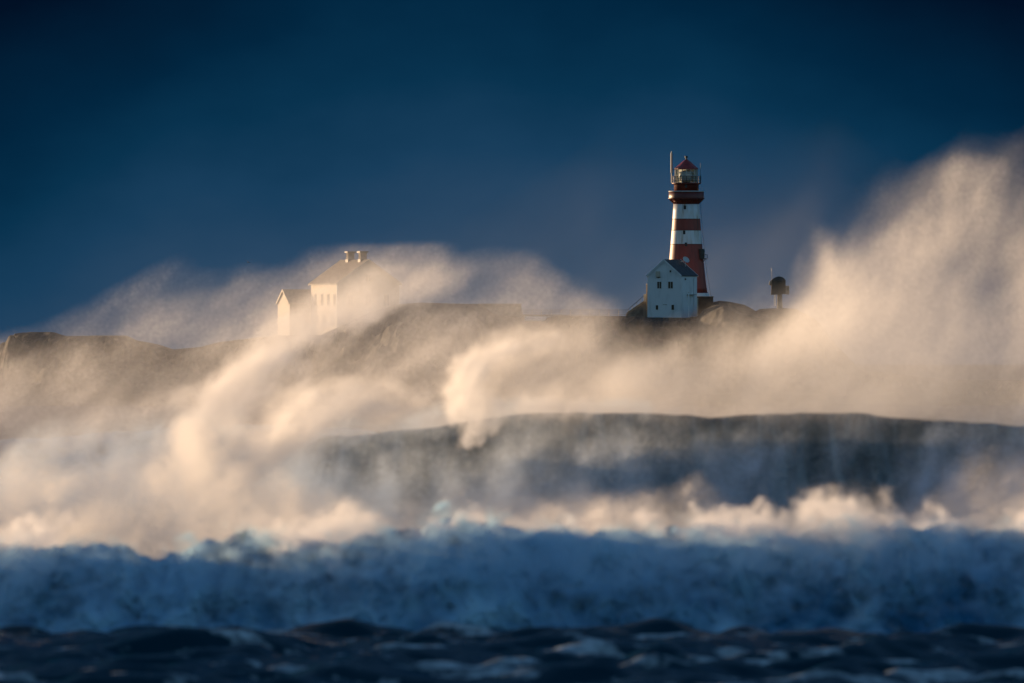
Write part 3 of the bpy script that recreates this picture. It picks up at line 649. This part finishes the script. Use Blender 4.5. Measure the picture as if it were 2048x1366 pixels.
# C: spindrift torn back from the tall wave's crest, growing into the big plume on the right
topC = [(880, 900), (900, 850), (915, 800), (945, 725), (985, 690), (1060, 672), (1150, 664), (1250, 664), (1350, 678), (1430, 690), (1480, 672), (1536, 634), (1590, 580), (1628, 520), (1668, 468), (1715, 435), (1770, 408), (1850, 362), (1920, 316), (1980, 286), (2048, 264), (2200, 238)]
soft = [(880, 60), (1000, 90), (1300, 110), (1430, 80), (1530, 90), (1620, 130), (1800, 200), (2048, 260)]
T = 1.25 * below([(u, v - 10 - max(0, (u - 1600) * .06)) for u, v in topC], soft, 1.7)
T *= np.interp(UU, [-200, 890, 935, 1500, 1700, 1850, 1960, 2300], [0, 0, .8, 1.1, 1.1, .9, .55, .5])
T += .55 * below([(-200, 900), (1400, 900), (1500, 760), (1650, 640), (1800, 600), (2200, 600)], 200) * np.interp(UU, [1380, 1480], [0, 1])
T *= 1 - .85 * np.exp(-((UU - 1070) / 100) ** 2 - ((VV - 775) / 50) ** 2)
T *= 1 - .35 * np.exp(-((UU - 1990) / 70) ** 2 - ((VV - 470) / 150) ** 2)
T = strokes([(1180, 682, 30, 1.2), (1060, 684, 26, 1.7), (990, 702, 25, 2.2), (950, 745, 24, 2.2), (925, 800, 20, 1.5)], T)
T = strokes([(1060, 812, 26, 1.3), (1110, 800, 24, 1.2), (1160, 818, 20, .8)], T)
T = strokes([(1470, 750, 60, 1.7), (1550, 694, 44, 2.0), (1622, 605, 32, 1.8), (1650, 520, 34, 1.4)], T)
T = strokes([(1790, 760, 50, 1.6), (1830, 650, 45, 1.5), (1880, 520, 40, 1.3), (1960, 400, 45, .9)], T)
c2 = curve(crest2)
T *= np.clip(1 - (VV - c2(UU) + 4) / 56, 0, 1) ** 1.3
M_spC = spray_mat('sea_spray', .5)
dC = 703
sheet('spray', T, dC, (wx(820, dC), wx(2180, dC), 686, 722, wz(940, dC), wz(190, dC)), (440, 50, 220), 7, (2.6, 2.0, 1.3), (3, 2.4, 1.8, 30), M_spC,
      'big golden plume of wind blown spray rising off the tall wave on the right', 101, amp=.5, ext=(0, 260))

# A: the far wave's plume in front of the houses
topA = [(-150, 720), (0, 700), (80, 700), (150, 665), (250, 610), (330, 580), (400, 560), (470, 556), (560, 548), (640, 535), (700, 528), (760, 515), (850, 500), (950, 502), (1050, 528), (1130, 562), (1200, 600), (1290, 650), (1350, 700), (2200, 900)]
topA = [(u, v - 12) for u, v in topA]
T = .42 * below(topA, 70, 1.0) * np.interp(UU, [0, 200, 450, 1150, 1300, 1500], [.7, .8, 1, 1, .6, 0])
core = [(-150, 720), (0, 715), (120, 720), (240, 730), (350, 705), (430, 640), (520, 640), (600, 640), (680, 600), (760, 570), (850, 566), (950, 580), (1050, 620), (1150, 655), (1300, 690), (2200, 900)]
T = T + .34 * below(core, 120, 1.0) * np.interp(UU, [0, 300, 450, 1100, 1300, 1500], [1.6, 1.5, 1.1, 1, .8, 0])
low = [(-150, 800), (200, 850), (330, 840), (420, 830), (560, 850), (700, 860), (900, 860), (2200, 860)]
T = T + 1.0 * below(low, 130)
ridgeA = [(360, 930, 22), (376, 895, 22), (398, 850, 22), (428, 788, 24), (470, 745, 27), (540, 706, 30), (620, 664, 32), (700, 622, 30), (780, 586, 28), (860, 566, 24), (950, 560, 20)]
T *= 1 - .55 * strokes([(u, v, r * 1.7, 1) for u, v, r in ridgeA])
T = strokes([(560, 644, 50, 1.0), (640, 608, 50, 1.2), (740, 566, 44, 1.1), (860, 552, 40, .7), (960, 556, 34, .3)], T)
T = T + strokes([(-60, 810, 50, .5), (60, 765, 40, .4), (160, 715, 26, .3)])
T = T + strokes([(60, 900, 60, .6), (160, 820, 50, .5), (260, 760, 36, .4)])
T *= np.clip((926 - VV) / 90, 0, 1)
M_spA = spray_mat('drifting_spray', .5)
dA = 880
sheet('spray', T, dA, (wx(-120, dA), wx(1480, dA), 866, 894, wz(930, dA), wz(480, dA)), (440, 40, 130), 7, (3.0, 2.2, 1.3), (4, 3, 2.0, 24), M_spA,
      'drifting veil of spray in front of the large house and outbuilding', 201, rot=math.radians(40), amp=.5, ext=(200, 0))

# A2: the dense bright ridge of the far plume
s_ = [2.2, 2.8, 3.6, 4.2, 3.6, 3.0, 2.8, 1.9, .9, .35, 0]
T = strokes([(u, v, r, q) for (u, v, r), q in zip(ridgeA, s_)])
T = strokes([(440, 850, 20, 1.6), (470, 800, 20, 1.8), (520, 770, 22, 1.2), (600, 720, 22, .8)], T)
T = strokes([(330, 900, 16, 1.2), (345, 850, 16, 1.2), (372, 800, 16, .8), (400, 760, 14, .4)], T)
T *= np.clip((940 - VV) / 60, 0, 1)
dR = 897
sheet('spray', T, dR, (wx(280, dR), wx(1040, dR), 892, 902, wz(950, dR), wz(500, dR)), (300, 24, 180), 2.2, (1.6, 1.0, .7), (1.6, 1.4, 1.0, 18), M_spA,
      'dense bright ridge of spray sweeping up from the lower left towards the large house', 251, rot=math.radians(38), amp=.6, slope=2.5)

# B: short curl of spray where the tall wave dies out
T = np.zeros((NU, NV), np.float32)
topB = [(500, 900), (530, 870), (570, 830), (640, 800), (720, 785), (820, 780), (900, 790), (1000, 850), (2200, 990)]
T = .5 * np.clip(1 - (VV - 815) / 45, 0, 1) * below(topB, 60) * np.interp(UU, [480, 560, 780, 890, 950], [0, 1, .9, .3, 0])
T = strokes([(548, 905, 26, 3.0), (568, 860, 28, 3.6), (615, 826, 26, 3.2), (700, 808, 24, 2.0), (820, 800, 24, .9)], T)
T = strokes([(392, 890, 20, 2.6), (395, 950, 24, 3.2), (410, 1005, 26, 3.0), (440, 1040, 26, 2.2)], T)
T = strokes([(610, 905, 36, 1.0), (665, 890, 30, .7)], T)
T = strokes([(470, 900, 40, .9), (510, 960, 45, .8), (540, 1030, 50, .7)], T)
dB = 685
sheet('spray', T, dB, (wx(300, dB), wx(1080, dB), 678, 690, wz(1080, dB), wz(740, dB)), (260, 30, 110), 3.2, (2.0, 1.6, 1.0), (2.0, 1.6, 1.4, 20), M_spC,
      'short curl of spray above the dark shoulder of the tall wave', 301, rot=math.radians(35))

# H: the curl where the tall wave's lip breaks, foam hanging over the face
T = np.zeros((NU, NV), np.float32)
T = strokes([(1130, 680, 14, .5), (1060, 682, 20, 1.2), (1000, 698, 20, 2.2), (960, 730, 20, 4), (936, 770, 19, 5), (918, 805, 15, 5), (908, 834, 11, 4)], T)
T = strokes([(940, 790, 14, 4.0), (956, 822, 15, 4.0), (958, 846, 13, 3.6), (938, 884, 8, 4)], T)
T = strokes([(975, 806, 13, 1.6), (990, 836, 12, 1.2), (985, 866, 9, .6)], T)
T = strokes([(1040, 800, 26, .9), (1090, 800, 24, .8), (1150, 812, 22, .5)], T)
dH = 690
sheet('spray', T, dH, (wx(840, dH), wx(1230, dH), 686, 694, wz(930, dH), wz(640, dH)), (200, 22, 150), 1.7, (.7, .6, .5), (.7, .7, .7, 13), M_spC,
      'bright curling lip of foam and spray at the left end of the tall wave crest', 351, rot=math.radians(60))

# G: sunlit mist drifting between the waves, thickest on the left
topG = [(-150, 890), (0, 890), (200, 880), (370, 860), (480, 900), (600, 960), (800, 985), (1000, 985), (1250, 990), (1500, 1020), (1780, 1020), (1880, 960), (1980, 890), (2048, 870), (2200, 850)]
T = below(topG, [(-100, 90), (400, 90), (700, 90), (1900, 110), (2048, 160)], 1.2) * np.interp(UU, [-100, 150, 420, 560, 700, 1250, 1450, 1600, 1800, 1900, 2048], [.85, .75, 1.1, .9, .85, .95, .65, .4, .3, .55, .9])
T *= 1 - .55 * np.exp(-((UU - 140) / 90) ** 2 - ((VV - 985) / 35) ** 2)
T = strokes([(386, 880, 16, 2.0), (392, 940, 22, 2.4), (405, 1000, 24, 2.2), (430, 1040, 22, 1.6)], T)
dG = 655
sheet('spray', T, dG, (wx(-130, dG), wx(2170, dG), 642, 668, wz(1130, dG), wz(800, dG)), (420, 30, 80), 6, (1.7, 1.6, 1.1), (2.4, 2, 1.6, 26), spray_mat('drifting_mist', .4),
      'sunlit mist drifting behind the near breaker, thickest on the left', 451, rot=math.radians(55), amp=.8, ext=(120, 120))

# D: mist lying low in front of the tall wave, in its shade
topD = [(-150, 930), (0, 930), (300, 900), (420, 930), (640, 925), (800, 930), (1000, 945), (1200, 965), (1400, 980), (1560, 1000), (1700, 1010), (1800, 1000), (1900, 940), (2000, 880), (2048, 860), (2200, 840)]
T = 2.0 * below([(u, v - 75) for u, v in topD], 190, 1.3) * np.interp(UU, [-100, 1250, 1450, 1800, 1960], [1, 1, .7, .6, .9])
T += .42 * below([(u, v - 6) for u, v in crest2], 90) + 1.0 * below([(u, v - 45) for u, v in crest2], 70) * np.interp(UU, [560, 700], [1, 0]) + .35 * below([(u, v - 40) for u, v in crest2], 60) * np.interp(UU, [990, 1030, 1150, 1250], [0, 1, 1, 0])
T *= np.interp(UU, [580, 660, 880, 960], [1, .5, .5, 1])
for p, q in zip(crest2, crest2[1:]):
    if 630 < p[0] < 850 or 970 < p[0] < 1250: T = strokes([(p[0], p[1] - 2, 22, .75 if p[0] < 850 else .8), (q[0], q[1] - 2, 22, .75 if p[0] < 850 else .8)], T)
M_mist = spray_mat('low_mist', .3, (.80, .90, 1))  # droplets tinted blue, the wave's shade put into their colour
dD = 692
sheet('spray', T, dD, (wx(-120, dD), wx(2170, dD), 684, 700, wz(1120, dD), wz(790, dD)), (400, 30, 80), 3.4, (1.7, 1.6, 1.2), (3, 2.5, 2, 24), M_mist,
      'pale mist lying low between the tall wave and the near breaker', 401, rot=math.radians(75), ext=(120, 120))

# E: foam flying off the near breaker
T = np.zeros((NU, NV), np.float32)
c1 = curve(crest1)
un = np.arange(NU) * ST + U0
tb = (c1(un) + 8 - .82 * np.interp(un, cu, bil))[:, None]
T = (np.clip((VV - tb) / 20, 0, 1) * (.55 + .8 * np.clip(1 - (VV - tb) / 110, 0, 1)) * np.clip((1290 - VV) / 130, 0, 1)).astype(np.float32)
dE = 500
boxE = (wx(-100, dE), wx(2150, dE), 495.5, 501.5, wz(1290, dE), wz(960, dE))
sheet('spray', T, dE, boxE, (480, 22, 100), 1.5, (.40, .4, .55), (.5, .5, .5, 18), spray_mat('shade_blue_spray', .3, (.60, .85, 1)),  # blue shade put into the droplet colour; the flying foam stays white
      'spray tinted shade blue tumbling down the face of the near breaker', 551, amp=1.2, ext=(150, 150), slope=2.5, rot=math.radians(85))
T = np.zeros((NU, NV), np.float32)
r1 = np.random.default_rng(3); un = np.arange(NU) * ST + U0
def jag(step):                                    # ragged heights along the crest
    k = np.arange(-200, 2300, step); return np.interp(un, k, r1.random(len(k)))
amt = np.interp(un, [-140, 0, 60, 120, 180, 420, 560, 620, 720, 800, 900, 1000, 1150, 1230, 1320, 1380, 1540, 1590, 1640, 1720, 1770, 1800, 1850, 1960, 2000, 2060, 2200],
                [.6, .8, 1.3, .5, .15, .1, .5, 1.2, 1, .35, .6, .3, .5, 1.0, .8, .9, 1.1, .3, 1.7, 1.7, .7, .2, .8, .7, .6, 1.2, 1])
hgt = (14 + 44 * (.45 * jag(70) + .35 * jag(33) + .2 * jag(15))) * amt ** .8
top = c1(un) - hgt - 4
amt = amt * np.clip(1.7 * jag(110) - .15 + .5 * (amt > 1), 0, 1.2)
f = np.clip((VV - top[:, None]) / 14, 0, 1) * np.clip((c1(un)[:, None] + 14 - VV) / 22, 0, 1)
T = np.maximum(T, 2.6 * np.clip(amt, 0, 1.2)[:, None] * f.astype(np.float32))
for pts in ([(558, 1112, 10, 3), (568, 1100, 9, 2.5)], [(652, 1124, 10, 3.4), (657, 1108, 10, 3)], [(640, 1060, 24, 2.8), (690, 1046, 22, 2.4)], [(64, 1088, 20, 3), (82, 1064, 18, 3), (110, 1046, 14, 2)], [(1612, 1060, 14, 2.6), (1622, 1028, 18, 3), (1676, 1010, 22, 3), (1728, 1024, 18, 2.6), (1752, 1052, 14, 2.2)],
            [(1660, 1096, 14, 3.4), (1666, 1086, 12, 3)], [(1744, 1098, 11, 3), (1740, 1076, 10, 2.4)], [(2045, 1042, 18, 2.4), (2100, 1040, 20, 2)], [(1500, 1044, 12, 2.6), (1530, 1036, 10, 2)], [(1290, 1034, 14, 2.2), (1310, 1046, 10, 2)]):
    T = strokes(pts, T)
dE = 500
sheet('spray', T, dE, (wx(-100, dE), wx(2150, dE), 495.8, 504.8, wz(1290, dE), wz(960, dE)), (560, 26, 96), 2.0, (.45, .4, .6), (.5, .5, .5, 18), spray_mat('flying_foam', .45),
      'torn foam and droplets flying off the top of the near breaker', 501, amp=.9, ext=(150, 150), slope=2.4, rot=math.radians(80))

# F: thin drift high behind the lighthouse
T = np.zeros((NU, NV), np.float32)
topF = [(-150, 700), (600, 560), (900, 460), (1100, 330), (1300, 240), (1450, 190), (1600, 170), (1700, 200), (1800, 330), (2000, 500), (2200, 600)]
T = 6.5 * below(topF, 420, 1.2) * np.interp(UU, [500, 1200, 1700, 1900, 2100], [0, 1, 1, .5, 0])
dF = 3700
sheet('spray', T, dF, (wx(450, dF), wx(2150, dF), 3650, 3750, wz(800, dF), wz(150, dF)), (150, 12, 80), 36, (40, 30, 20), (40, 30, 20, 40), spray_mat('high_drift', .6, dens=.01),
      'faint high drift of spray hanging in the sky beside the lighthouse', 601, amp=.8, grain=0, cut=0)
